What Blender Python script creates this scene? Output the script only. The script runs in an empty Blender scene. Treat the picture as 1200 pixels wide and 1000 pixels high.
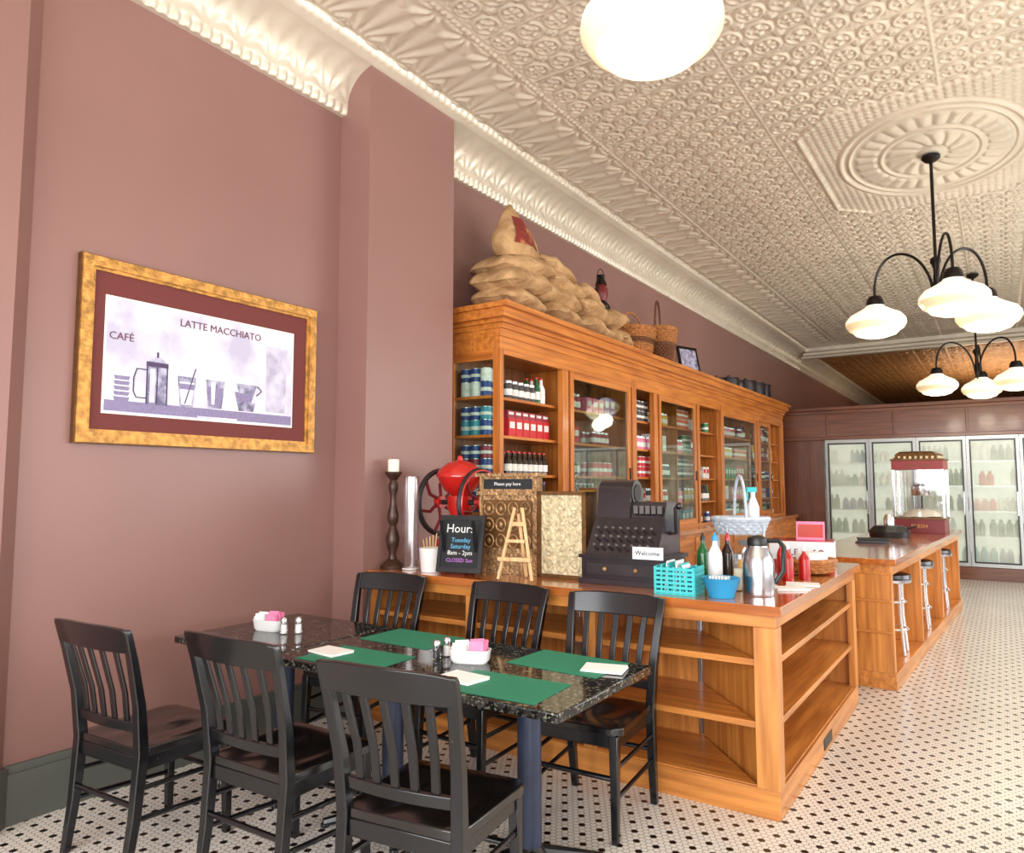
import bpy, math, random, bmesh
import numpy as np
from mathutils import Matrix, Vector
random.seed(7)
R=math.radians
sc=bpy.context.scene
try:
    sc.view_settings.view_transform='Standard'
    sc.view_settings.look='None'
except Exception: pass

# ------------------------------------------------------------------ materials
def lin(c):
    o=[]
    for v in c[:3]:
        v=v/255.0
        o.append(v/12.92 if v<=.04045 else ((v+.055)/1.055)**2.4)
    return (o[0],o[1],o[2],1)
def mul(c,f): return (min(1,c[0]*f),min(1,c[1]*f),min(1,c[2]*f),1)
def mat(name,col,rough=.5,metal=0,ns=0,na=.15,bump=0,bs=60,emit=0,ecol=None,coat=0,st=(1,1,1),col2=None,det=4,trans=0,alpha=1,ramp=(.35,.65)):
    m=bpy.data.materials.new(name); m.use_nodes=True
    nt=m.node_tree; b=nt.nodes['Principled BSDF']
    c=lin(col)
    b.inputs['Base Color'].default_value=c
    b.inputs['Roughness'].default_value=rough
    b.inputs['Metallic'].default_value=metal
    b.inputs['Coat Weight'].default_value=coat
    b.inputs['Coat Roughness'].default_value=.12
    b.inputs['Transmission Weight'].default_value=trans
    b.inputs['Alpha'].default_value=alpha
    if emit:
        b.inputs['Emission Color'].default_value=lin(ecol or col)
        b.inputs['Emission Strength'].default_value=emit
    if ns or bump:
        tc=nt.nodes.new('ShaderNodeTexCoord'); mp=nt.nodes.new('ShaderNodeMapping')
        mp.inputs['Scale'].default_value=st
        nt.links.new(tc.outputs['Object'],mp.inputs['Vector'])
    if ns:
        n=nt.nodes.new('ShaderNodeTexNoise'); n.inputs['Scale'].default_value=ns; n.inputs['Detail'].default_value=det
        r=nt.nodes.new('ShaderNodeValToRGB')
        r.color_ramp.elements[0].position=ramp[0]; r.color_ramp.elements[1].position=ramp[1]
        r.color_ramp.elements[0].color=mul(c,1-na); r.color_ramp.elements[1].color=lin(col2) if col2 else mul(c,1+na)
        nt.links.new(mp.outputs[0],n.inputs['Vector']); nt.links.new(n.outputs[0],r.inputs[0]); nt.links.new(r.outputs[0],b.inputs['Base Color'])
    if bump:
        n=nt.nodes.new('ShaderNodeTexNoise'); n.inputs['Scale'].default_value=bs
        bp=nt.nodes.new('ShaderNodeBump'); bp.inputs['Strength'].default_value=bump; bp.inputs['Distance'].default_value=.01
        nt.links.new(mp.outputs[0],n.inputs['Vector']); nt.links.new(n.outputs[0],bp.inputs['Height']); nt.links.new(bp.outputs[0],b.inputs['Normal'])
    return m
def wood(name,c1,c2,ax='y',rough=.35,coat=.3,k=1):
    st=[16*k,16*k,16*k]; st['xyz'.index(ax)]=1.1*k
    return mat(name,c1,rough,ns=1.6,na=.18,col2=c2,st=tuple(st),coat=coat,det=6,ramp=(.3,.7),bump=.05,bs=3)
def glassmat(name,col=(255,255,255),gl=.06,k=.35):
    m=bpy.data.materials.new(name); m.use_nodes=True; nt=m.node_tree; nt.nodes.clear()
    o=nt.nodes.new('ShaderNodeOutputMaterial'); t=nt.nodes.new('ShaderNodeBsdfTransparent'); g=nt.nodes.new('ShaderNodeBsdfGlossy')
    t.inputs[0].default_value=lin(col); g.inputs['Roughness'].default_value=.03
    lw=nt.nodes.new('ShaderNodeLayerWeight'); lw.inputs[0].default_value=.25
    mm=nt.nodes.new('ShaderNodeMath'); mm.operation='MULTIPLY_ADD'; mm.inputs[1].default_value=k; mm.inputs[2].default_value=gl
    mx=nt.nodes.new('ShaderNodeMixShader')
    nt.links.new(lw.outputs['Fresnel'],mm.inputs[0]); nt.links.new(mm.outputs[0],mx.inputs[0])
    nt.links.new(t.outputs[0],mx.inputs[1]); nt.links.new(g.outputs[0],mx.inputs[2]); nt.links.new(mx.outputs[0],o.inputs[0])
    return m

wallM=mat('wall_paint',(141,104,96),.38,ns=.7,na=.06,bump=.04,bs=90)
creamM=mat('tin_cream',(222,211,190),.32,metal=.25,ns=2,na=.06)
brownTin=mat('tin_brown',(170,126,82),.38,metal=.3,ns=3,na=.15)
baseM=mat('baseboard_green',(84,86,80),.45,ns=3,na=.08)
oakx=wood('oak_x',(178,106,44),(220,146,70),'x'); oaky=wood('oak_y',(178,106,44),(220,146,70),'y'); oakz=wood('oak_z',(182,110,46),(222,150,74),'z')
topx=wood('counter_top_x',(166,88,36),(200,120,56),'x',.14,.7); topy=wood('counter_top_y',(166,88,36),(200,120,56),'y',.14,.7)
cabx=wood('cab_oak_x',(180,98,36),(212,132,56),'x'); caby=wood('cab_oak_y',(184,102,38),(216,136,58),'y'); cabz=wood('cab_oak_z',(178,96,34),(212,132,56),'z')
cabin=wood('cab_interior',(128,80,46),(154,100,60),'z',.5,0)
darkwood=wood('redwood',(92,48,26),(118,66,36),'x',.4)
darkwoodz=wood('redwood_z',(86,44,24),(110,60,33),'z',.4)
black=mat('black_paint',(12,13,16),.3,ns=45,na=.3,coat=.2,col2=(22,23,28),ramp=(.4,.75))
blackw=mat('black_worn',(10,11,15),.26,ns=26,na=.1,coat=.3,col2=(110,92,74),ramp=(.71,.79),det=8)
seatM=mat('seat_black',(12,11,12),.16,ns=12,na=.3,coat=.5,col2=(22,17,17))
navy=mat('post_navy',(34,44,66),.4,ns=10,na=.15)
chrome=mat('chrome',(225,228,232),.18,.95,ns=5,na=.03)
steel=mat('brushed_steel',(190,192,196),.25,1,ns=30,na=.06,st=(1,1,20))
alu=mat('door_aluminium',(160,162,160),.35,.7,ns=30,na=.06,st=(1,1,20))
white=mat('white_ceramic',(238,238,236),.25,ns=5,na=.02)
paper=mat('paper_white',(246,245,242),.7,ns=20,na=.02)
pink=mat('sweetener_pink',(240,140,180),.5,ns=30,na=.05)
greenM=mat('placemat_green',(34,130,100),.6,ns=120,na=.08)
gold=mat('gilt_gold',(190,138,68),.4,.45,ns=22,na=.35,bump=.5,bs=60)
goldd=mat('gilt_dark',(104,70,34),.4,.5,ns=30,na=.2)
matb=mat('mat_burgundy',(106,44,40),.7,ns=90,na=.06)
artM=mat('art_lavender',(206,202,226),.6,ns=4,na=.2,col2=(240,238,246),det=10)
artp=mat('art_purple',(96,82,130),.6,ns=30,na=.3,st=(1,6,30),col2=(170,160,196))
artg=mat('art_grey',(120,116,150),.6,ns=18,na=.3,col2=(190,186,210))
artv=mat('art_shade',(186,180,206),.6,ns=10,na=.15,col2=(216,212,230))
artd=mat('art_dark',(74,58,92),.6,ns=20,na=.2)
artr=mat('art_text',(106,62,78),.6,ns=20,na=.2)
red=mat('red_enamel',(190,30,24),.25,ns=6,na=.08,coat=.4)
darkred=mat('dark_red',(112,30,32),.4,ns=6,na=.1)
poprd=mat('popcorn_red',(140,34,36),.4,ns=6,na=.1)
iron=mat('cast_iron',(52,46,48),.45,.5,ns=12,na=.2)
brass=mat('old_brass',(160,124,84),.4,.5,ns=26,na=.35,bump=.9,bs=45)
bronze=mat('candle_bronze',(70,48,38),.35,.4,ns=20,na=.3)
wax=mat('wax',(244,236,214),.6,ns=5,na=.03)
tinpanel=mat('pressed_tin',(206,192,156),.4,.2,ns=30,na=.25,bump=1,bs=50)
regM=mat('register_dark',(26,17,25),.3,ns=14,na=.3,coat=.4)
regk=mat('register_keys',(84,78,76),.4,ns=14,na=.1)
slate=mat('chalkboard',(34,36,38),.8,ns=9,na=.2)
chalk=mat('chalk',(230,232,230),.9,ns=40,na=.05); chalkb=mat('chalk_blue',(110,180,220),.9,ns=40,na=.05); chalkp=mat('chalk_purple',(190,120,210),.9,ns=40,na=.05)
pine=wood('pine',(214,170,112),(236,198,146),'z',.5,0)
turq=mat('turquoise',(56,186,190),.45,ns=9,na=.06); blue=mat('bowl_blue',(46,150,200),.35,ns=9,na=.05)
ketchup=mat('ketchup',(176,24,16),.25,ns=5,na=.05); mustard=mat('mustard',(226,176,30),.35,ns=5,na=.05)
plast=mat('plastic_white',(232,238,240),.3,ns=5,na=.03); blk=mat('plastic_black',(20,20,22),.35,ns=5,na=.1)
wick=mat('wicker',(170,110,58),.6,ns=40,na=.3); wickd=mat('wicker_dark',(104,64,38),.6,ns=40,na=.3); wickw=mat('wicker_white',(186,196,206),.6,ns=40,na=.15)
glass=glassmat('clear_glass',gl=.1); cabglass=glassmat('cabinet_glass',(240,248,244),.04,.28)
lampM=mat('opal_glass',(255,250,236),.3,emit=.7,ecol=(255,242,208),ns=3,na=.01)
lampM2=mat('opal_glass_ring',(236,222,188),.3,emit=.36,ecol=(255,226,170),ns=3,na=.01)
blackmetal=mat('bronze_black',(30,25,22),.35,.6,ns=12,na=.2)

def burlap():
    m=mat('burlap',(182,140,92),.9,ns=6,na=.16,det=5,col2=(208,168,120))
    nt=m.node_tree; b=nt.nodes['Principled BSDF']
    tc=nt.nodes.new('ShaderNodeTexCoord')
    n=nt.nodes.new('ShaderNodeTexNoise'); n.inputs['Scale'].default_value=10; n.inputs['Detail'].default_value=3; n.inputs['Distortion'].default_value=.6
    n2=nt.nodes.new('ShaderNodeTexNoise'); n2.inputs['Scale'].default_value=160
    nt.links.new(tc.outputs['Object'],n.inputs['Vector']); nt.links.new(tc.outputs['Object'],n2.inputs['Vector'])
    a2=nt.nodes.new('ShaderNodeMath'); a2.operation='MULTIPLY_ADD'; a2.inputs[1].default_value=6; nt.links.new(n.outputs[0],a2.inputs[0]); nt.links.new(n2.outputs[0],a2.inputs[2])
    bp=nt.nodes.new('ShaderNodeBump'); bp.inputs['Strength'].default_value=.8; bp.inputs['Distance'].default_value=.008
    nt.links.new(a2.outputs[0],bp.inputs['Height']); nt.links.new(bp.outputs[0],b.inputs['Normal'])
    return m
burl=burlap()
sackprint=mat('sack_print_red',(150,52,40),.9,ns=10,na=.3,det=8,col2=(176,112,76),ramp=(.5,.62))
def granite():
    m=bpy.data.materials.new('granite_black'); m.use_nodes=True; nt=m.node_tree; b=nt.nodes['Principled BSDF']
    tc=nt.nodes.new('ShaderNodeTexCoord')
    v=nt.nodes.new('ShaderNodeTexVoronoi'); v.inputs['Scale'].default_value=110
    r=nt.nodes.new('ShaderNodeValToRGB'); e=r.color_ramp.elements
    e[0].position=.0; e[0].color=lin((12,14,14)); e[1].position=1; e[1].color=lin((130,126,110))
    x=e.new(.64); x.color=lin((20,23,22)); x=e.new(.83); x.color=lin((62,60,54))
    s=nt.nodes.new('ShaderNodeSeparateColor')
    nt.links.new(tc.outputs['Object'],v.inputs['Vector']); nt.links.new(v.outputs['Color'],s.inputs[0]); nt.links.new(s.outputs[0],r.inputs[0]); nt.links.new(r.outputs[0],b.inputs['Base Color'])
    b.inputs['Roughness'].default_value=.07
    return m
gran=granite()
def hexfloor():
    m=bpy.data.materials.new('hex_mosaic'); m.use_nodes=True; nt=m.node_tree; b=nt.nodes['Principled BSDF']
    N=nt.nodes; L=nt.links
    tc=N.new('ShaderNodeTexCoord'); sp=N.new('ShaderNodeSeparateXYZ'); L.new(tc.outputs['Object'],sp.inputs[0])
    def mt(op,a,bb=None,c=None):
        n=N.new('ShaderNodeMath'); n.operation=op
        for i,v in enumerate((a,bb,c)):
            if v is None: continue
            if isinstance(v,(int,float)): n.inputs[i].default_value=v
            else: L.new(v,n.inputs[i])
        return n.outputs[0]
    def hd(s):
        h=s*math.sqrt(3); o=[]
        for ox,oy in ((0,0),(s/2,h/2)):
            x=mt('ABSOLUTE',mt('WRAP',mt('ADD',sp.outputs[0],ox),s/2,-s/2)); y=mt('ABSOLUTE',mt('WRAP',mt('ADD',sp.outputs[1],oy),h/2,-h/2))
            o.append(mt('MAXIMUM',x,mt('ADD',mt('MULTIPLY',x,.5),mt('MULTIPLY',y,.8660254))))
        return mt('MINIMUM',o[0],o[1])
    s=.029
    d1=hd(s); d3=hd(3*s)
    blk_=mt('LESS_THAN',d3,s*.52); gr=mt('GREATER_THAN',d1,s*.455)
    n=N.new('ShaderNodeTexNoise'); n.inputs['Scale'].default_value=1.5; L.new(tc.outputs['Object'],n.inputs['Vector'])
    r=N.new('ShaderNodeValToRGB'); r.color_ramp.elements[0].color=lin((216,209,199)); r.color_ramp.elements[1].color=lin((236,230,221)); L.new(n.outputs[0],r.inputs[0])
    m1=N.new('ShaderNodeMixRGB'); L.new(blk_,m1.inputs[0]); L.new(r.outputs[0],m1.inputs[1]); m1.inputs[2].default_value=lin((12,10,12))
    m2=N.new('ShaderNodeMixRGB'); L.new(gr,m2.inputs[0]); L.new(m1.outputs[0],m2.inputs[1]); m2.inputs[2].default_value=lin((116,106,97))
    L.new(m2.outputs[0],b.inputs['Base Color']); b.inputs['Roughness'].default_value=.26
    return m
floorM=hexfloor()

# ------------------------------------------------------------------ mesh builder
class M:
    def __init__(s): s.V=[];s.F=[];s.I=[];s.mats=[];s.mx=Matrix()
    def add(s,V,F,m):
        if m not in s.mats: s.mats.append(m)
        k=s.mats.index(m); o=len(s.V)
        for v in V: s.V.append(tuple(s.mx@Vector(v)))
        for f in F: s.F.append(tuple(i+o for i in f)); s.I.append(k)
    def box(s,x0,x1,y0,y1,z0,z1,m):
        V=[(x,y,z) for z in (z0,z1) for y in (y0,y1) for x in (x0,x1)]
        s.add(V,[(0,2,3,1),(4,5,7,6),(0,1,5,4),(2,6,7,3),(0,4,6,2),(1,3,7,5)],m)
    def prism(s,P,z0,z1,m):
        n=len(P); V=[(p[0],p[1],z0) for p in P]+[(p[0],p[1],z1) for p in P]
        F=[tuple(range(n))[::-1],tuple(range(n,2*n))]+[(i,(i+1)%n,(i+1)%n+n,i+n) for i in range(n)]
        s.add(V,F,m)
    def lathe(s,prof,at,m,n=24,rot=None,sx=1,sy=1,fn=None):
        V=[];F=[]
        T=Matrix.Translation(at)@(rot.to_4x4() if rot else Matrix())
        for r,z in prof:
            for i in range(n):
                a=2*math.pi*i/n; p=Vector((r*math.cos(a)*sx,r*math.sin(a)*sy,z))
                if fn: p=fn(p,a)
                V.append(T@p)
        for j in range(len(prof)-1):
            for i in range(n):
                F.append((j*n+i,j*n+(i+1)%n,(j+1)*n+(i+1)%n,(j+1)*n+i))
        if prof[0][0]>1e-5: F.append(tuple(range(n))[::-1])
        if prof[-1][0]>1e-5: F.append(tuple((len(prof)-1)*n+i for i in range(n)))
        s.add(V,F,m)
    def cyl(s,r,z0,z1,at,m,n=20,rot=None): s.lathe([(r,z0),(r,z1)],at,m,n,rot)
    def tube(s,P,r,m,n=8,closed=False):
        P=[Vector(p) for p in P]; k=len(P); V=[];F=[]; up=None
        for i,p in enumerate(P):
            if closed: t=(P[(i+1)%k]-P[i-1])
            else: t=(P[min(i+1,k-1)]-P[max(i-1,0)])
            t.normalize()
            if up is None:
                up=t.cross(Vector((0,0,1)))
                if up.length<.1: up=t.cross(Vector((1,0,0)))
            up=(up-t*up.dot(t)); up.normalize(); q=t.cross(up)
            rr=r[i] if isinstance(r,(list,tuple)) else r
            for j in range(n):
                a=2*math.pi*j/n; V.append(p+(up*math.cos(a)+q*math.sin(a))*rr)
        for i in range(k if closed else k-1):
            for j in range(n):
                a=i*n; b=((i+1)%k)*n; F.append((a+j,a+(j+1)%n,b+(j+1)%n,b+j))
        if not closed: F+= [tuple(range(n))[::-1],tuple((k-1)*n+j for j in range(n))]
        s.add(V,F,m)
    def sweep(s,P,w,d,m):
        V=[];F=[]
        for i,p in enumerate(P):
            ww=w[i] if isinstance(w,(list,tuple)) else w; dd=d[i] if isinstance(d,(list,tuple)) else d
            for a,b in ((-1,-1),(1,-1),(1,1),(-1,1)): V.append((p[0]+a*ww/2,p[1]+b*dd/2,p[2]))
        for i in range(len(P)-1):
            for j in range(4): F.append((i*4+j,i*4+(j+1)%4,i*4+4+(j+1)%4,i*4+4+j))
        F+=[(3,2,1,0),tuple((len(P)-1)*4+j for j in range(4))]
        s.add(V,F,m)
    def ell(s,c,rad,m,nu=20,nv=12,e=1.0,fn=None,rot=None):
        V=[];F=[]
        def pw(v,e): return math.copysign(abs(v)**e,v)
        T=Matrix.Translation(c)@(rot.to_4x4() if rot else Matrix())
        for j in range(nv+1):
            ph=-math.pi/2+math.pi*j/nv
            for i in range(nu):
                th=2*math.pi*i/nu
                p=Vector((math.cos(ph)*pw(math.cos(th),e)*rad[0],math.cos(ph)*pw(math.sin(th),e)*rad[1],math.sin(ph)*rad[2]))
                if fn: p=fn(p)
                V.append(T@p)
        for j in range(nv):
            for i in range(nu): F.append((j*nu+i,j*nu+(i+1)%nu,(j+1)*nu+(i+1)%nu,(j+1)*nu+i))
        s.add(V,F,m)
    def text(s,t,size,T,m,ext=.001,align='CENTER'):
        c=bpy.data.curves.new('t','FONT'); c.body=t; c.size=size; c.extrude=ext; c.align_x=align; c.resolution_u=2
        o=bpy.data.objects.new('t',c); sc.collection.objects.link(o)
        bpy.context.view_layer.update()
        me=o.evaluated_get(bpy.context.evaluated_depsgraph_get()).to_mesh()
        V=[T@v.co for v in me.vertices]; F=[tuple(p.vertices) for p in me.polygons]
        s.add(V,F,m); bpy.data.objects.remove(o); bpy.data.curves.remove(c)
    def obj(s,name,loc=(0,0,0),rot=0,bevel=0,recalc=True,ang=35,scale=1):
        me=bpy.data.meshes.new(name)
        if scale!=1: s.V=[(v[0]*scale,v[1]*scale,v[2]*scale) for v in s.V]
        me.from_pydata(s.V,[],s.F)
        for m in s.mats: me.materials.append(m)
        me.polygons.foreach_set('material_index',s.I); me.update()
        if recalc:
            bm=bmesh.new(); bm.from_mesh(me)
            bmesh.ops.recalc_face_normals(bm,faces=bm.faces); bm.to_mesh(me); bm.free()
        me.polygons.foreach_set('use_smooth',[True]*len(me.polygons)); me.set_sharp_from_angle(angle=R(ang))
        o=bpy.data.objects.new(name,me); sc.collection.objects.link(o); o.location=loc; o.rotation_euler=(0,0,rot)
        if bevel:
            b=o.modifiers.new('bevel','BEVEL'); b.width=bevel; b.segments=2; b.limit_method='ANGLE'; b.angle_limit=R(50)
        return o
def inst(o,name,loc,rot=0):
    n=bpy.data.objects.new(name,o.data); sc.collection.objects.link(n); n.location=loc; n.rotation_euler=(0,0,rot)
    for md in o.modifiers:
        b=n.modifiers.new('bevel','BEVEL'); b.width=md.width; b.segments=2; b.limit_method='ANGLE'; b.angle_limit=md.angle_limit
    return n
def basis(x,y,z,o): # columns
    return Matrix(((x[0],y[0],z[0],o[0]),(x[1],y[1],z[1],o[1]),(x[2],y[2],z[2],o[2]),(0,0,0,1)))
def faceY(x,y,z): return basis((1,0,0),(0,0,1),(0,-1,0),(x,y,z))
def faceX(x,y,z): return basis((0,1,0),(0,0,1),(1,0,0),(x,y,z))
RX90=Matrix.Rotation(R(90),3,'X'); RY90=Matrix.Rotation(R(90),3,'Y')

# ------------------------------------------------------------------ room
WX=-3.72; H=4.42; XR=4.6; YF=-2.6; YB=30
m=M(); m.box(WX-.2,XR+.2,YF-.2,YB+.2,-.1,0,floorM); m.obj('floor')
m=M(); m.box(WX-.2,WX,YF-.2,YB+.2,0,H+.3,wallM); m.obj('wall_left')
m=M()
m.box(WX,-3.44,3.385,4.29,0,H-.02,wallM); m.obj('pilaster_wall_left')
m=M(); m.prism([(WX,.3),(-3.63,.4),(-3.63,1.40),(WX,1.49)],0,H-.02,wallM); m.obj('pilaster_wall_left.001')
m=M(); m.box(WX-.2,XR+.2,YB,YB+.2,0,H+.3,darkwood); m.obj('wall_back')
m=M()
for a,b in ((YF,0.5),(5.5,6.5),(11.5,YB)): m.box(XR,XR+.2,a,b,0,H+.3,wallM)
for a,b in ((.5,5.5),(6.5,11.5)):
    m.box(XR,XR+.2,a,b,0,.7,wallM); m.box(XR,XR+.2,a,b,3.4,H+.3,wallM)
m.obj('wall_right')
for i,(a,b) in enumerate(((.5,5.5),(6.5,11.5))):  # out of view, added as openings for the right-hand fill lights
    m=M()
    m.box(XR+.02,XR+.12,a,b,.7,.78,white); m.box(XR+.02,XR+.12,a,b,3.32,3.4,white)
    for k in range(4):
        y=a+(b-a-.08)*k/3; m.box(XR+.02,XR+.12,y,y+.08,.7,3.4,white)
    m.obj('window_%d'%(i+1))
m=M()
m.box(WX-.2,XR+.2,YF-.2,YF,0,.45,wallM); m.box(WX-.2,XR+.2,YF-.2,YF,3.6,H+.3,wallM)
m.box(WX-.2,WX+.4,YF-.2,YF,.45,3.6,wallM); m.box(XR-.4,XR+.2,YF-.2,YF,.45,3.6,wallM); m.obj('wall_front')
m=M()
for k in range(5):
    x=WX+.4+(XR-WX-.88)*k/4; m.box(x,x+.08,YF-.12,YF-.04,.45,3.6,white)
m.box(WX+.4,XR-.4,YF-.12,YF-.04,.45,.53,white); m.box(WX+.4,XR-.4,YF-.12,YF-.04,3.52,3.6,white); m.obj('window_3')
m=M()
for (a,b,x) in ((1.49,3.385,WX),(4.29,4.57,WX)):
    m.box(x,x+.03,a,b,0,.22,baseM); m.box(x,x+.018,a,b,.22,.255,baseM)
m.box(WX,-3.44,3.355,3.385,0,.25,baseM)
m.box(-3.63,-3.60,.4,1.40,0,.25,baseM)
m.prism([(-3.63,1.40),(-3.60,1.40),(-3.69,1.50),(WX,1.50)],0,.25,baseM)
m.obj('baseboard_left')

# ---- pressed tin ceiling height fields
def gridmesh(name,X,Y,Z,mt):
    nx,ny=X.shape
    V3=np.stack([X,Y,Z],-1).reshape(-1,3)
    idx=np.arange(nx*ny).reshape(nx,ny)
    Fq=np.stack([idx[:-1,:-1],idx[:-1,1:],idx[1:,1:],idx[1:,:-1]],-1).reshape(-1,4)
    me=bpy.data.meshes.new(name); me.vertices.add(len(V3)); me.vertices.foreach_set('co',V3.ravel())
    me.loops.add(Fq.size); me.loops.foreach_set('vertex_index',Fq.ravel().astype(np.int32))
    me.polygons.add(len(Fq)); me.polygons.foreach_set('loop_start',np.arange(0,Fq.size,4,dtype=np.int32))
    me.polygons.foreach_set('use_smooth',np.ones(len(Fq),dtype=bool))
    me.update(calc_edges=True); me.validate(); me.materials.append(mt)
    o=bpy.data.objects.new(name,me); sc.collection.objects.link(o)
def sm(v): return np.clip(v,0,1)**2*(3-2*np.clip(v,0,1))
def ridge(d,w): return np.exp(-(d/w)**2)
def fieldpat(X,Y,P,tile):
    u=((X+2.70)/P); v=Y/P
    U=(u%1)-.5; V=(v%1)-.5; r=np.hypot(U,V); t=np.arctan2(V,U)
    par=((np.floor(u)+np.floor(v))%2)
    f=.9*ridge(r-.40,.045)+.8*ridge(r-.10,.055)
    pet=np.abs(np.cos(2*t))**3*sm((.34-r)/.08)*sm((r-.12)/.06)
    pet2=np.abs(np.cos(3*t+.5))**2*sm((.34-r)/.08)*sm((r-.12)/.06)
    f=np.maximum(f,np.where(par>.5,pet,pet2))
    Uc=.5-np.abs(U); Vc=.5-np.abs(V); rc=np.hypot(Uc,Vc); tc=np.arctan2(Vc,Uc)
    f=np.maximum(f,np.abs(np.cos(4*tc))*sm((.2-rc)/.06))
    u2=((X+2.70)/tile)%1; v2=(Y/tile)%1
    e=np.minimum(np.minimum(u2,1-u2),np.minimum(v2,1-v2))*tile
    bead=ridge(e,.014)*.7
    return np.maximum(f*(e>.02),bead)
def heightfield():
    x0,x1,y0,y1=-3.36,1.8,-.5,16.25; st=.0112
    nx=int((x1-x0)/st)+1; ny=int((y1-y0)/st)+1
    X,Y=np.meshgrid(np.linspace(x0,x1,nx),np.linspace(y0,y1,ny),indexing='ij')
    bx=(X-x0)/.62; P=.30; by=((Y/P)%1)-.5
    th=np.arctan2(by*P,(bx*.62+.03)); rr=np.hypot(by*P,bx*.62+.03)
    fan=(.5+.5*np.cos(th*15))*sm((rr-.06)/.06)*sm((.46-rr+.08*np.cos(th*3))/.06)
    by2=(((Y/P)+.5)%1)-.5
    th2=np.arctan2(by2*P,(.60-bx*.62)); r2=np.hypot(by2*P,.60-bx*.62)
    fan2=(.5+.5*np.cos(th2*9))*sm((r2-.04)/.04)*sm((.22-r2)/.04)
    B=.020*np.maximum(fan,fan2)
    h=np.where(X<-2.74,B,.018*fieldpat(X,Y,.2033,.61))
    for xc,w,a in ((-3.30,.022,.022),(-2.74,.02,.024),(-2.70,.012,.014)):
        rope=a*(.75+.25*np.cos(Y*2*np.pi/.05))
        h=np.maximum(h,rope*ridge(X-xc,w))
    cx,cy=-.40,7.21
    ax=np.abs(X-cx);ay=np.abs(Y-cy)
    A_,B_=.92,1.22
    d=np.maximum(np.maximum(ax-A_,ay-B_),(ax+ay-(A_+B_-.28))*.72)
    ins=d<.03
    rel=np.hypot((X-cx)/.72,(Y-cy)/.98); tt=np.arctan2((Y-cy)/.98,(X-cx)/.72)
    g=.015*ridge(rel-1,.03)+.012*ridge(rel-.90,.018)
    g=g+.011*np.abs(np.cos(14*tt))*sm((.84-rel)/.05)*sm((rel-.58)/.05)+.010*ridge(rel-.54,.02)
    g=g+.010*np.abs(np.cos(7*tt+8*rel))*sm((.50-rel)/.06)*sm((rel-.18)/.05)+.014*sm((.15-rel)/.06)
    g=g+.016*ridge(d,.02)
    g=g+np.where(rel>1.06,.009*np.abs(np.sin(X*52)*np.sin(Y*48)),0)+.004
    h=np.where(ins,g,h)
    gridmesh('ceiling',X,Y,H-h,creamM)
    X,Y=np.meshgrid(np.linspace(-3.36,3.2,260),np.linspace(16.6,30,520),indexing='ij')
    gridmesh('ceiling_rear',X,Y,H-.02-.04*fieldpat(X,Y,.305,.61),brownTin)
heightfield()
m=M()
m.box(WX-.2,XR+.2,YF-.2,YB+.2,H+.012,H+.1,creamM)
m.box(1.8,XR,YF,16.3,H,H+.012,creamM); m.box(WX,1.8,YF,-.5,H,H+.012,creamM); m.box(3.2,XR,16.6,YB,H-.03,H+.012,brownTin)
m.obj('ceiling_slab')
def cove():
    prof=[(0,-.36),(.03,-.36),(.045,-.34),(.045,-.31),(.06,-.295)]
    n=20
    for i in range(n+1):
        a=math.pi/2*i/n; prof.append((.06+.24*(1-math.cos(a)),-.29+.22*math.sin(a)))
    prof+= [(.31,-.06),(.335,-.055),(.35,-.035),(.36,-.02),(.37,0.0)]
    ys=np.arange(-1.0,YB,.0165); ys=ys[ys<17]; ys=np.append(ys,[YB])
    V=[];F=[];n=len(prof)
    for y in ys:
        for i,(a,z) in enumerate(prof):
            da=dz=0
            if 5<=i<=25:
                s=(i-5)/20; P=.22; b=((y/P)%1)-.5
                th=math.atan2(b*P,s*.36+.02); rr=math.hypot(b*P,s*.36+.02)
                q=(.5+.5*math.cos(th*11))*min(1,max(0,(rr-.04)/.05))*min(1,max(0,(.36-rr)/.06))
                ang=math.pi/2*s; nn=.011*q
                da=math.cos(ang)*nn*.8; dz=-nn*(1-s)*.2-nn*s
            if i in (1,2,3): 
                q=.014 if (y/.066)%1<.5 else 0; da=q
            if i in (28,29): da=0; dz=-.012*(.5+.5*math.cos(y*2*math.pi/.07))
            V.append((WX+a+da,y,H+z+dz))
    for j in range(len(ys)-1):
        for i in range(n-1): F.append((j*n+i,j*n+i+1,(j+1)*n+i+1,(j+1)*n+i))
    mm=M(); mm.V=V; mm.F=F; mm.I=[0]*len(F); mm.mats=[creamM]; mm.obj('trim_1',recalc=False,ang=50)
cove()
m=M()
m.box(-3.4,XR,16.25,16.62,H-.10,H,creamM); m.box(-3.45,XR,16.3,16.57,H-.17,H-.10,creamM); m.box(-3.5,XR,16.36,16.52,H-.22,H-.17,creamM)
m.obj('trim_2',bevel=.02)

# ------------------------------------------------------------------ framed picture
m=M(); Y0,Y1,Z0,Z1=1.70,3.17,1.70,2.64; xw=WX
def ring(m,y0,y1,z0,z1,w,xa,xb,mt):
    m.box(xa,xb,y0,y1,z1-w,z1,mt); m.box(xa,xb,y0,y1,z0,z0+w,mt)
    m.box(xa,xb,y0,y0+w,z0+w,z1-w,mt); m.box(xa,xb,y1-w,y1,z0+w,z1-w,mt)
m.box(xw,xw+.02,Y0+.02,Y1-.02,Z0+.02,Z1-.02,matb)
ring(m,Y0,Y1,Z0,Z1,.022,xw,xw+.035,goldd); ring(m,Y0+.006,Y1-.006,Z0+.006,Z1-.006,.05,xw+.012,xw+.045,gold); ring(m,Y0+.05,Y1-.05,Z0+.05,Z1-.05,.022,xw+.012,xw+.032,gold)
a0,a1,b0,b1=1.83,3.0,1.855,2.455
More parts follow.
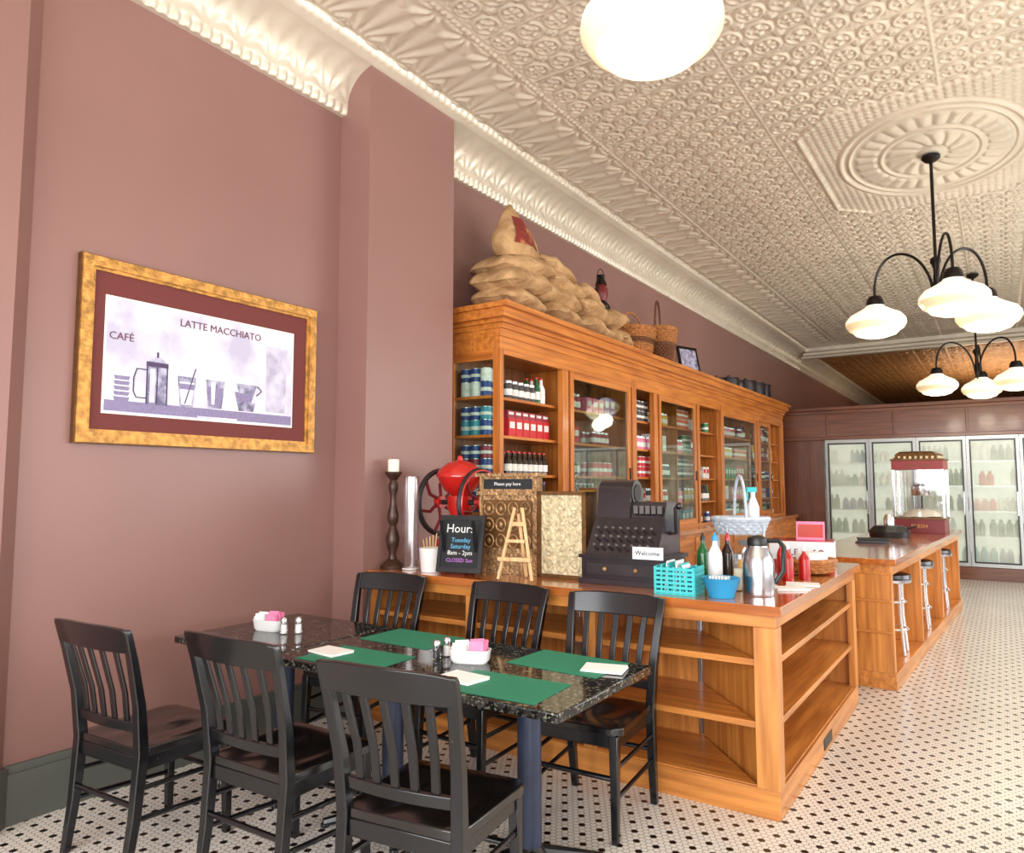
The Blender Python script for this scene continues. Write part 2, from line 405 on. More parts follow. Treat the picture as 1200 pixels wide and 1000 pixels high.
m.box(xw+.02,xw+.023,a0,a1,b0,b1,paper); m.box(xw+.023,xw+.025,a0+.01,a1-.01,b0+.01,b1-.01,artM)
xa=xw+.025
def fl(y0,y1,z0,z1,mt,k=1): m.box(xa,xa+.001*k,y0,y1,z0,z1,mt)
fl(a0+.01,a1-.01,1.87,1.925,artp)
fl(2.35,2.6,1.865,1.88,artM,2)
def trap(yc,w0,w1,z0,z1,mt,k=2):
    m.add([(xa+.001*k,yc-w0/2,z0),(xa+.001*k,yc+w0/2,z0),(xa+.001*k,yc+w1/2,z1),(xa+.001*k,yc-w1/2,z1)],[(0,1,2,3)],mt)
def outl(P,mt,r=.0035): m.tube([(xa+.002,p[0],p[1]) for p in P],r,mt,5)
for k in range(5): trap(1.925,.07,.085,1.925+k*.027,1.945+k*.027,artp)
trap(2.11,.11,.11,1.92,2.12,artg); fl(2.05,2.17,2.12,2.145,artd,3); trap(2.11,.1,.03,2.145,2.175,artg); fl(2.105,2.115,2.17,2.2,artd,3)
trap(2.085,.03,.03,1.93,2.11,artM,3)
for y in (2.055,2.11,2.165): fl(y-.003,y+.003,1.92,2.13,artd,4)
outl([(2.05,2.10),(2.0,2.10),(1.985,2.05),(1.985,1.98),(2.0,1.95),(2.05,1.95)],artd)
trap(2.28,.075,.11,1.92,2.09,artg); trap(2.28,.06,.09,1.935,2.06,artM,3); trap(2.28,.085,.1,2.02,2.05,artp,4); outl([(2.27,1.94),(2.33,2.14)],artd)
trap(2.455,.085,.12,1.93,2.09,artg); trap(2.455,.07,.1,1.94,2.05,artp,3); trap(2.44,.02,.03,1.95,2.08,artM,4)
trap(2.66,.10,.13,1.93,1.985,artg); trap(2.645,.1,.13,1.985,2.04,artp,3); trap(2.66,.10,.14,2.035,2.09,artg,4); outl([(2.735,2.085),(2.765,2.06),(2.73,2.03)],artd,.004)
trap(2.87,.14,.16,1.94,2.34,artv,1)
m.text('LATTE MACCHIATO',.058,faceX(xa+.002,2.49,2.365),artr)
m.text('CAFÉ',.055,faceX(xa+.002,1.915,2.235),artr)
m.obj('framed_picture')

# ------------------------------------------------------------------ chairs
def chair():
    m=M(); m.mx=Matrix.Diagonal((1.06,1.03,1.035,1))
    for s in (-1,1):
        m.sweep([(s*.195,-.25,0),(s*.198,-.222,.2),(s*.2,-.205,.44),(s*.207,-.225,.62),(s*.219,-.268,.8),(s*.226,-.297,.90),(s*.226,-.302,.915)],[.03,.036,.04,.038,.036,.034,.026],[.03,.036,.042,.036,.03,.026,.022],blackw)
        m.sweep([(s*.192,.195,0),(s*.19,.19,.25),(s*.188,.185,.425)],[.028,.034,.04],[.028,.034,.04],blackw)
        m.tube([(s*.196,-.225,.2),(s*.19,.19,.17)],.011,blackw,6)
        m.tube([(s*.197,-.215,.31),(s*.19,.187,.29)],.011,blackw,6)
        m.box(s*.19-.01,s*.19+.01,-.2,.18,.37,.425,blackw)
    m.tube([(-.19,.19,.25),(.19,.19,.25)],.012,blackw,6); m.tube([(-.196,-.222,.25),(.196,-.222,.25)],.012,blackw,6)
    m.box(-.18,.18,.175,.195,.37,.425,blackw); m.box(-.18,.18,-.215,-.195,.37,.425,blackw)
    nx,ny=14,12; V=[];F=[]
    def outline(u,v):
        w=.225-.018*(.5-.5*v)*1; x=u*w; y=v*.215
        c=.03
        if abs(u)>.85 and abs(v)>.85:
            k=(abs(u)-.85)/.15*(abs(v)-.85)/.15; x-=math.copysign(c*k*.7,x); y-=math.copysign(c*k*.7,y)
        return x,y
    for top in (1,0):
        for i in range(nx+1):
            for j in range(ny+1):
                u=-1+2*i/nx; v=-1+2*j/ny; x,y=outline(u,v)
                if top: z=.462-.012*max(0,1-(abs(u)-.45)**2*9)*max(0,1-((v+.2)/.8)**2)-.006*max(abs(u),abs(v))**8
                else: z=.425
                V.append((x,y,z))
    S=(nx+1)*(ny+1)
    idx=lambda t,i,j:t*S+i*(ny+1)+j
    for i in range(nx):
        for j in range(ny):
            F.append((idx(0,i,j),idx(0,i+1,j),idx(0,i+1,j+1),idx(0,i,j+1))); F.append((idx(1,i,j),idx(1,i,j+1),idx(1,i+1,j+1),idx(1,i+1,j)))
    for i in range(nx):
        for j in (0,ny): F.append((idx(0,i,j),idx(0,i+1,j),idx(1,i+1,j),idx(1,i,j)))
    for j in range(ny):
        for i in (0,nx): F.append((idx(0,i,j),idx(0,i,j+1),idx(1,i,j+1),idx(1,i,j)))
    m.add(V,F,seatM)
    def rail(z0,z1,hw,yb,yt,curve,t,crest=0):
        V=[];F=[];n=16
        for i in range(n+1):
            u=-1+2*i/n; x=u*hw; c=curve*(1-u*u); cr=crest*(1-u**4)
            for (z,y) in ((z0,yb),(z1+cr,yt)):
                for d in (-t/2,t/2): V.append((x,y-c+d,z))
        for i in range(n):
            a=i*4;b=a+4
            F+=[(a,b,b+1,a+1),(a+2,a+3,b+3,b+2),(a,a+2,b+2,b),(a+1,b+1,b+3,a+3)]
        F+=[(0,1,3,2),(n*4,n*4+2,n*4+3,n*4+1)]
        m.add(V,F,blackw)
    rail(.825,.912,.236,-.275,-.302,.028,.024,.012)
    rail(.515,.555,.20,-.208,-.213,.02,.02)
    for k in range(5):
        u=(-2+k)/2*.70; c=.028*(1-u*u); x=u*.2
        m.sweep([(x*.93,-.209-c*.7,.53),(x*.97,-.225-c*.9,.66),(x*1.05,-.278-c,.84)],.030,.011,blackw)
    return m
c0=chair().obj('dining_chair',(-1.62,1.95,0),R(8),bevel=.004)
for (x,y,r) in ((-2.36,1.96,2),(-3.05,1.81,3),(-1.62,3.05,183),(-2.29,3.05,178),(-3.10,3.02,187)):
    inst(c0,'dining_chair',(x,y,0),R(r))

# ------------------------------------------------------------------ tables
def table(x0,x1,cols):
    m=M(); y0,y1=2.11,2.88
    m.box(x0,x1,y0,y1,.715,.75,gran)
    for cx in cols:
        cy=2.495
        m.cyl(.048,.03,.69,(cx,cy,0),navy,24)
        m.box(cx-.18,cx+.18,cy-.03,cy+.03,.69,.7148,black); m.box(cx-.03,cx+.03,cy-.2,cy+.2,.69,.7148,black)
        for a in (0,90,180,270):
            m.mx=Matrix.Translation((cx,cy,0))@Matrix.Rotation(R(a+45),4,'Z')
            m.tube([(.0,0,.07),(.12,0,.05),(.3,0,.02)],[.035,.028,.018],black,8)
            m.cyl(.02,0,.02,(.29,0,0),black,12); m.mx=Matrix()
        m.lathe([(.07,.03),(.07,.07),(.045,.1)],(cx,cy,0),black,20)
    return m.obj('dining_table',bevel=.006)
table(-3.45,-2.715,[-3.08]); table(-2.70,-1.24,[-1.60,-2.33])
TZ=.7505
def mat_(x,y,r):
    m=M(); m.box(-.215,.215,-.145,.145,0,.002,greenM); m.obj('placemat',(x,y,TZ),R(r))
for a in ((-1.58,2.28,3),(-1.55,2.72,-2),(-2.36,2.29,2),(-2.42,2.72,0)): mat_(*a)
def nap(x,y,r,z=TZ+.0025):
    m=M()
    for k in range(4): m.mx=Matrix.Rotation(R(k*1.5),4,'Z'); m.box(-.085,.085,-.06,.06,k*.0025,k*.0025+.0022,paper)
    m.obj('paper_napkin',(x,y,z),R(r))
nap(-1.37,2.70,12); nap(-1.76,2.27,-8); nap(-2.52,2.29,-6)
def caddy(x,y,r,pk):
    m=M()
    n=28
    def sup(p,a):
        c,s=math.cos(a),math.sin(a); rr=math.hypot(p.x,p.y); e=.55
        return Vector((math.copysign(abs(c)**e,c)*rr*1.0,math.copysign(abs(s)**e,s)*rr*.5,p.z))
    m.lathe([(0,0),(.068,0),(.078,.012),(.084,.05),(.086,.054),(.080,.054),(.074,.014),(0,.012)],(0,0,0),white,n,fn=sup)
    m.box(-.003,.003,-.034,.034,.012,.05,white)
    for k in range(8):
        m.mx=Matrix.Translation((0,-.028+k*.0075,.014))@Matrix.Rotation(R(random.uniform(-8,8)),4,'X')@Matrix.Rotation(R(random.uniform(-6,6)),4,'Y')
        m.box(.008,.066,0,.003,0,.066+random.uniform(-.004,.014),pk); m.box(-.066,-.008,0,.003,0,.06+random.uniform(-.004,.014),paper)
    m.mx=Matrix()
    m.obj('sugar_caddy',(x,y,TZ),R(r),scale=1.05)
caddy(-1.90,2.50,20,pink); caddy(-3.17,2.46,10,pink)
def shaker(x,y,c):
    m=M(); m.lathe([(.018,0),(.021,.01),(.018,.05),(.016,.06)],(0,0,0),glass,16); m.lathe([(.014,.004),(.015,.045)],(0,0,0),c,14)
    m.lathe([(.018,.058),(.018,.072),(.012,.082),(0,.084)],(0,0,0),steel,16); m.obj('salt_shaker',(x,y,TZ))
shaker(-3.03,2.44,paper); shaker(-2.98,2.49,paper); shaker(-2.05,2.53,paper); shaker(-2.05,2.46,slate)

# ------------------------------------------------------------------ front counter
CT=.95; m=M()
XL,XRt,YFt,YE=-3.435,-.885,3.45,5.56
m.prism([(XL,3.415),(-.85,3.415),(-.85,YE+.04),(-1.47,YE+.04),(-1.47,4.06),(XL,4.06)],.905,CT,topx)
m.prism([(XL,3.47),(-.905,3.47),(-.905,YE-.02),(-1.42,YE-.02),(-1.42,4.0),(XL,4.0)],0,.10,oakx)
m.box(XL,XRt,YFt,YFt+.02,0,.13,oakx); m.box(XRt-.02,XRt,YFt+.02,YE,0,.13,oaky)
m.box(XL,XRt,YFt,YFt+.02,.845,.905,oakx); m.box(XRt-.02,XRt,YFt+.02,YE,.845,.905,oaky)
m.box(XL,-1.40,3.98,4.0,.10,.905,oakz); m.box(-1.42,-1.40,4.0,YE,.10,.905,oakz)
m.prism([(-.985,YFt-.003),(XRt+.003,YFt-.003),(XRt+.003,YFt+.09),(XRt-.045,YFt+.09),(XRt-.045,YFt+.045),(-.985,YFt+.045)],.13,.845,oakz)
m.box(XRt-.04,XRt+.003,YE-.09,YE,.13,.845,oakz); m.box(-1.42,XRt-.04,YE-.02,YE,.10,.905,oakz)
for x in (-3.40,-2.62,-1.84):
    m.box(x-.035,x+.035,YFt-.003,YFt+.02,.13,.845,oakz); m.box(x-.01,x+.01,YFt+.02,3.98,.10,.905,oakz)
m.prism([(-.96,3.50),(-.945,3.51),(-1.40,3.985),(-1.415,3.975)],.10,.905,oakz)
for z in (.10,.385,.665):
    t=.03 if z>.2 else .035
    m.prism([(XL,3.465),(-.985,3.465),(-1.42,3.975),(XL,3.975)],z,z+t,oakx)
    m.prism([(-.90,3.545),(-.90,YE-.03),(-1.395,YE-.03),(-1.395,4.0),(-.945,3.545)],z,z+t,oaky)
m.box(-1.44,-1.415,3.968,3.979,.14,.9,steel); m.box(-2.2,-2.175,3.968,3.979,.14,.9,steel); m.box(-1.40,-1.39,4.9,4.925,.14,.9,steel)
m.box(XRt,XRt+.004,4.4,4.62,.03,.09,blk)
m.obj('shelving_counter',bevel=.003)

# ------------------------------------------------------------------ bar counter
BL=(-.70,6.05,0); BR=R(-3)
m=M()
m.box(-.78,.03,-.04,4.45,.905,.95,topy)
m.box(-.74,0,0,4.4,0,.12,oaky)
m.box(-.74,-.38,.02,4.38,.12,.905,oakz)
for y in (0,1.35,2.75,4.32): m.box(-.38,-.01,y,y+.06,.12,.83,oakz)
m.box(-.38,-.01,.0,4.4,.83,.905,oaky)
m.box(-.74,-.66,-.003,.02,.12,.905,oakz); m.box(-.42,-.33,-.003,.02,.12,.905,oakz)
m.box(-.66,-.42,-.001,.02,.12,.2,oakx); m.box(-.66,-.42,-.001,.02,.82,.9,oakx)
for z in (.4,.63): m.box(-.33,-.02,-.01,.0,z,z+.02,oakx)
for y in (.55,2.0,3.4): m.box(-.385,-.37,y,y+.5,.2,.8,oaky)
m.obj('bar_counter',BL,BR,bevel=.004)
def stool(x,y):
    m=M()
    m.lathe([(.0,.60),(.155,.60),(.17,.615),(.165,.64),(.14,.65),(0,.655)],(0,0,0),black,28)
    m.lathe([(.165,.575),(.172,.58),(.172,.60),(.165,.605)],(0,0,0),chrome,28)
    for a in range(4):
        t=R(45+a*90); m.tube([(.12*math.cos(t),.12*math.sin(t),.58),(.12*math.cos(t),.12*math.sin(t),.30),(.15*math.cos(t),.15*math.sin(t),.004)],.014,chrome,8)
    for z,rr in ((.2,.13),(.42,.12)):
        m.tube([(rr*math.cos(R(k*15)),rr*math.sin(R(k*15)),z) for k in range(24)],.010,chrome,6,closed=True)
    m.obj('bar_stool',(x,y,.121))
for yl in (.78,2.1,3.55):
    stool(-.70-.165+yl*math.sin(R(3)),6.05+yl)

# ------------------------------------------------------------------ back-bar cabinet
m=M(); XF=-3.20; YA=4.58; secs=[(4.58,7.05),(7.05,9.95),(9.95,13.35)]; YZ=13.35; XB=WX+.002
ZB=.98
m.box(XB,-3.02,YA,YZ,.08,.93,cabz); m.box(XB,-3.06,YA+.02,YZ-.02,0,.08,darkwood)
m.box(XB,-2.98,YA-.003,YZ,.93,.98,topy)
for k in range(12):
    y=YA+.08+k*.73
    m.box(-3.02,-3.005,y,y+.62,.15,.68,caby); m.box(-3.02,-3.005,y,y+.62,.72,.88,caby)
m.box(XB,XB+.018,YA,YZ,ZB,2.60,cabin)
m.box(XB,XF,YA,YZ,2.56,2.66,caby)
m.box(XB,XF+.01,YA-.005,YZ,2.66,2.72,caby); m.box(XB,XF+.035,YA-.02,YZ+.01,2.72,2.76,caby)
m.box(XB,XF+.06,YA-.05,YZ+.01,2.76,2.79,caby); m.box(XB,XF+.11,YA-.10,YZ+.01,2.79,2.86,caby); m.box(XB,XF+.15,YA-.13,YZ+.01,2.86,2.90,caby)
for y in (YA,):
    m.box(XF-.07,XF,y,y+.05,ZB,2.56,cabz); m.box(XB,XB+.06,y,y+.04,ZB,2.56,cabz); m.box(XB+.06,XF-.07,y,y+.03,ZB,ZB+.07,cabx); m.box(XB+.06,XF-.07,y,y+.03,2.48,2.56,cabx)
m.box(XB+.06,XF-.07,YA+.012,YA+.016,ZB+.07,2.48,cabglass)
m.box(XB,XF,YZ-.03,YZ,ZB,2.56,cabz)
shelfz=[1.27,1.57,1.88,2.19]
def door(y0,y1,x):
    w=.065
    m.box(x-.03,x,y0,y0+w,ZB+.02,2.54,cabz); m.box(x-.03,x,y1-w,y1,ZB+.02,2.54,cabz)
    m.box(x-.03,x,y0+w,y1-w,ZB+.02,ZB+.10,caby); m.box(x-.03,x,y0+w,y1-w,2.46,2.54,caby)
    m.box(x-.017,x-.013,y0+w,y1-w,ZB+.10,2.46,cabglass)
    m.box(x,x+.012,y1-.05,y1-.03,1.55,1.67,blackmetal)
for i,(a,b) in enumerate(secs):
    m.box(XF-.06,XF+.008,b-.05,b+.05 if i<2 else b,ZB,2.60,cabz)
    if i: m.box(XB+.018,XF-.06,a-.012,a+.012,ZB,2.56,cabz)
    m.box(XF-.05,XF,a+.05,b-.05,2.52,2.56,caby); m.box(XF-.05,XF,a+.05,b-.05,ZB,ZB+.03,caby)
    for z in shelfz: m.box(XB+.018,XF-.09,a+.013,b-.013,z-.012,z+.012,caby)
    mid=(a+b)/2
    m.box(XB+.018,XF-.09,mid-.01,mid+.01,ZB,2.56,cabz)
m.box(XF-.06,XF-.004,5.56,5.66,ZB+.03,2.52,cabz)
door(5.70,6.98,XF-.005); door(7.75,8.95,XF-.005); door(10.0,11.7,XF-.005); door(12.0,12.7,XF-.045)
m.box(XF-.06,XF-.004,7.60,7.70,ZB+.03,2.52,cabz); m.box(XF-.06,XF-.004,9.0,9.08,ZB+.03,2.52,cabz); m.box(XF-.06,XF-.004,11.75,11.85,ZB+.03,2.52,cabz)
m.obj('display_cabinet',bevel=.005)

cols=[(196,30,36),(230,228,220),(40,70,140),(36,120,60),(228,170,40),(60,150,170),(150,40,60),(240,240,236),(214,90,40),(60,52,50),(120,80,160),(236,130,160)]
GM=[mat('label_%d'%i,c,.45,ns=25,na=.12) for i,c in enumerate(cols)]
lid=mat('tin_lid',(200,200,200),.3,.8,ns=5,na=.03); dglass=mat('dark_bottle',(40,26,18),.15,ns=5,na=.1); gglass=mat('green_bottle',(30,92,48),.15,ns=5,na=.1)
def can(m,x,y,z,r,h,c):
    m.cyl(r,0,h,(x,y,z),c,12); m.cyl(r*1.02,h,h+.004,(x,y,z),lid,12); m.cyl(r*1.01,h*.35,h*.6,(x,y,z),GM[1] if c is not GM[1] else GM[2],12)
def bot(m,x,y,z,r,h,c,cap):
    m.lathe([(r,0),(r,h*.58),(r*.45,h*.76),(r*.4,h*.93)],(x,y,z),c,12); m.cyl(r*.45,h*.93,h,(x,y,z),cap,10); m.cyl(r*1.03,h*.15,h*.45,(x,y,z),GM[1],12)
def jar(m,x,y,z,r,h,c):
    m.lathe([(r,0),(r,h*.8),(r*.8,h*.86)],(x,y,z),c,12); m.cyl(r*.85,h*.86,h,(x,y,z),lid,12); m.cyl(r*1.02,h*.2,h*.55,(x,y,z),GM[1] if c is not GM[7] else GM[4],12)
def pack(m,x,y,z,w,d,h,c):
    m.box(x-d/2,x+d/2,y-w/2,y+w/2,z,z+h,c); m.box(x+d/2,x+d/2+.002,y-w*.35,y+w*.35,z+h*.45,z+h*.8,GM[1] if c is not GM[1] else GM[0])
levels=[ZB+.002]+[z+.0125 for z in shelfz]
m=M()
bays=[(4.88,5.60),(5.87,6.95),(7.12,8.44),(8.56,9.86),(10.02,11.60),(11.72,13.2)]
gr=random.Random(11)
for bi,(a,b) in enumerate(bays):
    for li,z in enumerate(levels):
        y=a+.04; run=0; kind=0
        while y<b-.11:
            if run<=0:
                if bi and gr.random()<.45: y+=gr.uniform(.08,.3)
                kind=gr.choice([0,1,2,2,3,1,6]); run=gr.randint(2,5); c=gr.choice(GM); c2=gr.choice(GM); hh=gr.uniform(.8,1.1)
                if bi==0 and li==3: kind=5; run=99
                if bi==0 and li==2: kind=1; run=99; c=dglass; c2=GM[0]
                if bi==0 and li==1: kind=1; c=gr.choice((dglass,gglass))
                continue_=True
                if y>=b-.11: break
            run-=1
            if kind==0:
                for xx in (-3.36,-3.47): can(m,xx,y,z,.042,.115,c); can(m,xx,y,z+.12,.042,.105,c)
                y+=.092
            elif kind==6:
                for xx in (-3.36,-3.47): can(m,xx,y,z,.048,.13,c)
                y+=.105
            elif kind==1:
                bb=c if c in (dglass,gglass) else gr.choice((dglass,gglass,c))
                for xx in (-3.36,-3.46): bot(m,xx,y,z,.036,.235*min(hh,1.05),bb,c2)
                y+=.080
            elif kind==2: jar(m,-3.36,y,z,.04,.16*hh,c); jar(m,-3.47,y,z,.04,.16*hh,c); y+=.088
            elif kind==3: pack(m,-3.40,y+.03,z,.11,.10,.18*hh,c); y+=.13
            elif kind==5: pack(m,-3.38,y+.02,z,.10,.10,.155,GM[0]); pack(m,-3.385,y+.02,z+.157,.10,.09,.06,GM[6]); y+=.108
for z,c in ((levels[3],GM[5]),(levels[2],GM[6]),(levels[4],GM[7]),(levels[1],GM[2])):
    for x in (-3.60,-3.50,-3.40):
        for y in (4.67,4.77):
            can(m,x,y,z,.045,.12,c if x<-3.45 else GM[2]); can(m,x,y,z+.126,.045,.1,GM[2] if x<-3.45 else c)
m.obj('grocery_goods')

# ------------------------------------------------------------------ burlap sacks
def sack(m,c,rad,rz=0,tilt=0,seed=0):
    rd=random.Random(seed); ph=[rd.uniform(0,6) for _ in range(10)]
    def fn(p):
        u=p.x/rad[0]; v=p.y/rad[1]; w=p.z/rad[2]
        s=1+.07*math.sin(3*u*2+ph[0])+.08*math.sin(4*v+ph[1])+.05*math.sin(9*u+5*v+ph[2])
        e=max(abs(u),abs(v))
        z=p.z*s+.012*math.sin(9*v+5*u+ph[3])*(1-abs(w)*.5)
        z*=(1-.3*e**6)
        z-=.03*v*v*(1 if w>-.2 else .4)
        if w<0: z*=.8
        ear=.05*max(0,abs(u)-.6)*max(0,abs(v)-.6)*10
        return Vector((p.x*(1+.06*math.sin(5*v+ph[4])+ear),p.y*(1+.05*math.sin(5*u+ph[5])+ear),z))
    rot=Matrix.Rotation(R(rz),3,'Z')@Matrix.Rotation(R(tilt),3,'X')
    m.ell(c,rad,burl,40,20,.6,fn,rot)
m=M(); z0=2.925
rd=random.Random(5); sd=1
for k,ys in ((0,[4.94,5.58,6.20,6.72]),(1,[4.90,5.50,6.12,6.52]),(2,[5.00,5.66,6.14])):
    for y in ys:
        sack(m,(-3.38+.04*(k%2)+rd.uniform(-.02,.04),y,z0+.09+k*.145),(.25,.38,.12),rd.uniform(-16,16),rd.uniform(-7,7) if k else 0,sd); sd+=1
sack(m,(-3.34,6.90,3.005),(.18,.27,.08),20,-5,40)
sack(m,(-3.34,5.50,z0+.50),(.2,.27,.10),-10,-14,41)
def upf(p,a):
    t=p.z/.56
    return Vector((p.x+.015*math.sin(5*a+p.z*20)*(1-t)-.05*t,p.y*(1+.05*math.sin(p.z*30+a*2))-.05*t,p.z))
uprof=[(0,0),(.24,0),(.28,.05),(.285,.10),(.255,.18),(.20,.27),(.14,.35),(.075,.43),(.02,.49),(0,.50)]
uo=Vector((-3.32,5.0,3.375))
m.lathe(uprof,uo,burl,40,sx=.55,sy=1.0,fn=upf)
V=[];F=[];na_,nz_=10,6
for j in range(nz_+1):
    z=.10+.26*j/nz_
    r_=np.interp(z,[q[1] for q in uprof[1:]],[q[0] for q in uprof[1:]])
    for i in range(na_+1):
        a=R(-38+(70-25*j/nz_)*i/na_)
        p=upf(Vector((r_*math.cos(a)*.55,r_*math.sin(a),z)),a); V.append(uo+p+Vector((math.cos(a)*.006,math.sin(a)*.006,.001)))
for j in range(nz_):
    for i in range(na_): q=j*(na_+1)+i; F.append((q,q+1,q+na_+2,q+na_+1))
m.add(V,F,sackprint)
m.obj('burlap_sack_pile')
m=M()
m.lathe([(.0,0),(.09,0),(.095,.03),(.07,.07),(.05,.09)],(0,0,0),blackmetal,20); m.lathe([(.05,.09),(.075,.15),(.07,.21),(.045,.26)],(0,0,0),darkred,20)
m.lathe([(.06,.26),(.05,.3),(.03,.33),(.045,.36),(.0,.38)],(0,0,0),blackmetal,20)
for s in (-1,1): m.tube([(0,s*.09,.03),(0,s*.105,.15),(0,s*.08,.29),(0,s*.03,.34)],.009,blackmetal,6)
m.tube([(0,.09*math.cos(R(k*18)),.28+.15*math.sin(R(k*18))) for k in range(11)],.004,blackmetal,6)
m.obj('oil_lantern',(-3.32,6.55,3.275))

def basket(m,R0,R1,h,mt,rings=10,n=40,c=(0,0,0),sx=1,sy=1,mtb=None):
    c=Vector(c)
    for j in range(rings):
        t=(j+.5)/rings; rr=R0+(R1-R0)*t; z=h*t
        m.tube([c+Vector(((rr+.006*math.cos(i*math.pi+j*math.pi))*math.cos(2*math.pi*i/n)*sx,(rr+.006*math.cos(i*math.pi+j*math.pi))*math.sin(2*math.pi*i/n)*sy,z)) for i in range(n)],h/rings*.62,(mtb if (mtb and j in(rings//2,rings//2+1)) else mt),5,closed=True)
    m.lathe([(0,0),(R0,0),(R0,.01),(0,.01)],c,mt,24,sx=sx,sy=sy)
    m.tube([c+Vector((R1*1.02*math.cos(2*math.pi*i/n)*sx,R1*1.02*math.sin(2*math.pi*i/n)*sy,h)) for i in range(n)],.016,mt,6,closed=True)
m=M(); basket(m,.19,.25,.34,wick,12,sy=1.2,mtb=wickd); m.tube([(0,.27*math.cos(R(k*15)),.34+.2*math.sin(R(k*15))) for k in range(13)],.012,wick,6)
m.obj('wicker_basket',(-3.43,7.54,2.912))
m=M(); basket(m,.16,.22,.46,wick,16,sy=1.1); m.tube([(0,.24*math.cos(R(k*15)),.46+.36*math.sin(R(k*15))) for k in range(13)],.014,wickd,6)
m.obj('wicker_basket',(-3.40,8.22,2.912),R(15))
m=M(); basket(m,.10,.14,.2,wickd,8,sy=1.2); m.obj('wicker_basket',(-3.20,7.86,2.912),R(15))
m=M(); m.mx=Matrix.Rotation(R(-12),4,'Y'); m.box(0,.02,-.2,.2,0,.46,blackmetal); m.box(.02,.022,-.16,.16,.04,.42,artg); m.obj('small_picture_frame',(-3.40,9.35,2.905),R(-20),bevel=.004)
for y,r_,h in ((10.3,.12,.14),(10.9,.15,.22),(11.3,.13,.2),(11.75,.17,.28),(12.3,.17,.3),(12.8,.13,.34)):
    m=M(); m.lathe([(0,0),(r_*.9,0),(r_,.03),(r_,h*.85),(r_*1.05,h*.87),(r_*1.05,h*.92),(r_*.7,h*.97),(.02,h),(.02,h+.03),(0,h+.035)],(0,0,0),iron if h>.2 else blk,24)
    m.tube([(0,-r_,h*.7),(0,-r_-.04,h*.72),(0,-r_-.04,h*.6),(0,-r_,h*.55)],.008,iron,6)
    m.tube([(0,r_,h*.7),(0,r_+.04,h*.72),(0,r_+.04,h*.6),(0,r_,h*.55)],.008,iron,6)
    m.obj('cooking_pot',(-3.38,y,2.902))

# ------------------------------------------------------------------ items on the front counter
Z=CT+.001
m=M()
m.lathe([(0,0),(.075,0),(.078,.02),(.06,.035),(.028,.06),(.022,.10),(.04,.15),(.045,.19),(.03,.24),(.02,.27),(.034,.30),(.036,.34),(.022,.40),(.018,.46),(.03,.50),(.032,.53),(.02,.56),(.045,.59),(.055,.605),(.055,.615),(0,.615)],(0,0,0),bronze,24)
m.lathe([(.036,.615),(.036,.69),(.030,.695),(0,.69)],(0,0,0),wax,20); m.cyl(.002,.69,.705,(0,0,0),blk,6)
m.obj('candlestick',(-3.35,3.56,Z),scale=1.03)
m=M(); m.lathe([(.05,0),(.052,.004),(.05,.60),(.047,.60),(.047,.01),(0,.01)],(0,0,0),glass,28); m.tube([(.049*math.cos(R(k*15)),.049*math.sin(R(k*15)),.60) for k in range(24)],.003,glass,6,closed=True)
m.tube([(.05*math.cos(R(k*15)),.05*math.sin(R(k*15)),.006) for k in range(24)],.005,white,6,closed=True)
m.obj('glass_cylinder_vase',(-3.21,3.58,Z))
m=M(); m.lathe([(0,0),(.06,0),(.064,.02),(.075,.14),(.077,.15),(.071,.15),(.062,.02),(0,.02)],(0,0,0),white,26); 
for k in range(5): m.tube([(.01*k-.02,0,.02),(.02*k-.05,.01*k-.02,.2+.01*k)],.004,pine,6)
m.obj('ceramic_crock',(-3.02,3.56,Z))
m=M()
m.box(-.14,.14,-.11,.11,0,.03,iron); m.box(-.12,.12,-.095,.095,.03,.17,red); m.box(-.06,.06,-.105,-.095,.06,.13,iron); m.ell((0,-.11,.095),(.012,.012,.012),gold,10,6)
m.lathe([(.09,.17),(.06,.22),(.05,.30),(.075,.36),(.08,.44)],(0,0,0),red,24)
m.lathe([(.05,.44),(.10,.48),(.135,.54),(.14,.56)],(0,0,0),red,28); m.lathe([(.15,.56),(.15,.575),(.13,.61),(.08,.65),(.02,.665),(.015,.69),(0,.70)],(0,0,0),red,28)
m.cyl(.016,-.20,.20,(0,0,.40),iron,12,RY90)
for s in (-1,1):
    x=s*.165
    m.tube([(x,.20*math.cos(R(k*12)),.40+.20*math.sin(R(k*12))) for k in range(30)],.017,iron,8,closed=True)
    m.tube([(x+s*.018,.20*math.cos(R(k*12)),.40+.20*math.sin(R(k*12))) for k in range(30)],.006,red,6,closed=True)
    for k in range(6):
        t=R(k*60+15); m.tube([(x,.03*math.cos(t),.40+.03*math.sin(t)),(x,.11*math.cos(t+.3),.40+.11*math.sin(t+.3)),(x,.19*math.cos(t),.40+.19*math.sin(t))],.011,darkred,6)
    m.lathe([(.04,-.02),(.04,.02)],(x,0,.40),red,16,RY90)
m.tube([(.165,.15,.52),(.23,.15,.52)],.012,iron,8)
m.obj('coffee_grinder',(-3.05,3.89,Z),R(-2),scale=1.07)
m=M(); tl=Matrix.Rotation(R(-12),4,'X')
m.mx=tl; m.box(-.14,.14,-.006,.006,.02,.34,slate)
for a in ((-.155,-.13,.0,.36),(.13,.155,.0,.36)): m.box(a[0],a[1],-.012,.012,a[2],a[3],blk)
m.box(-.13,.13,-.012,.012,.0,.03,blk); m.box(-.13,.13,-.012,.012,.33,.36,blk)
def tY(x,z): return faceY(x,-.0075,z)
m.text('Hours',.078,tY(-.01,.25),chalk); m.text('Tuesday',.04,tY(0,.19),chalkb); m.text('Saturday',.04,tY(0,.15),chalkb); m.text('8am - 2pm',.04,tY(0,.11),chalk); m.text('CLOSED Sun',.034,tY(0,.065),chalkp)
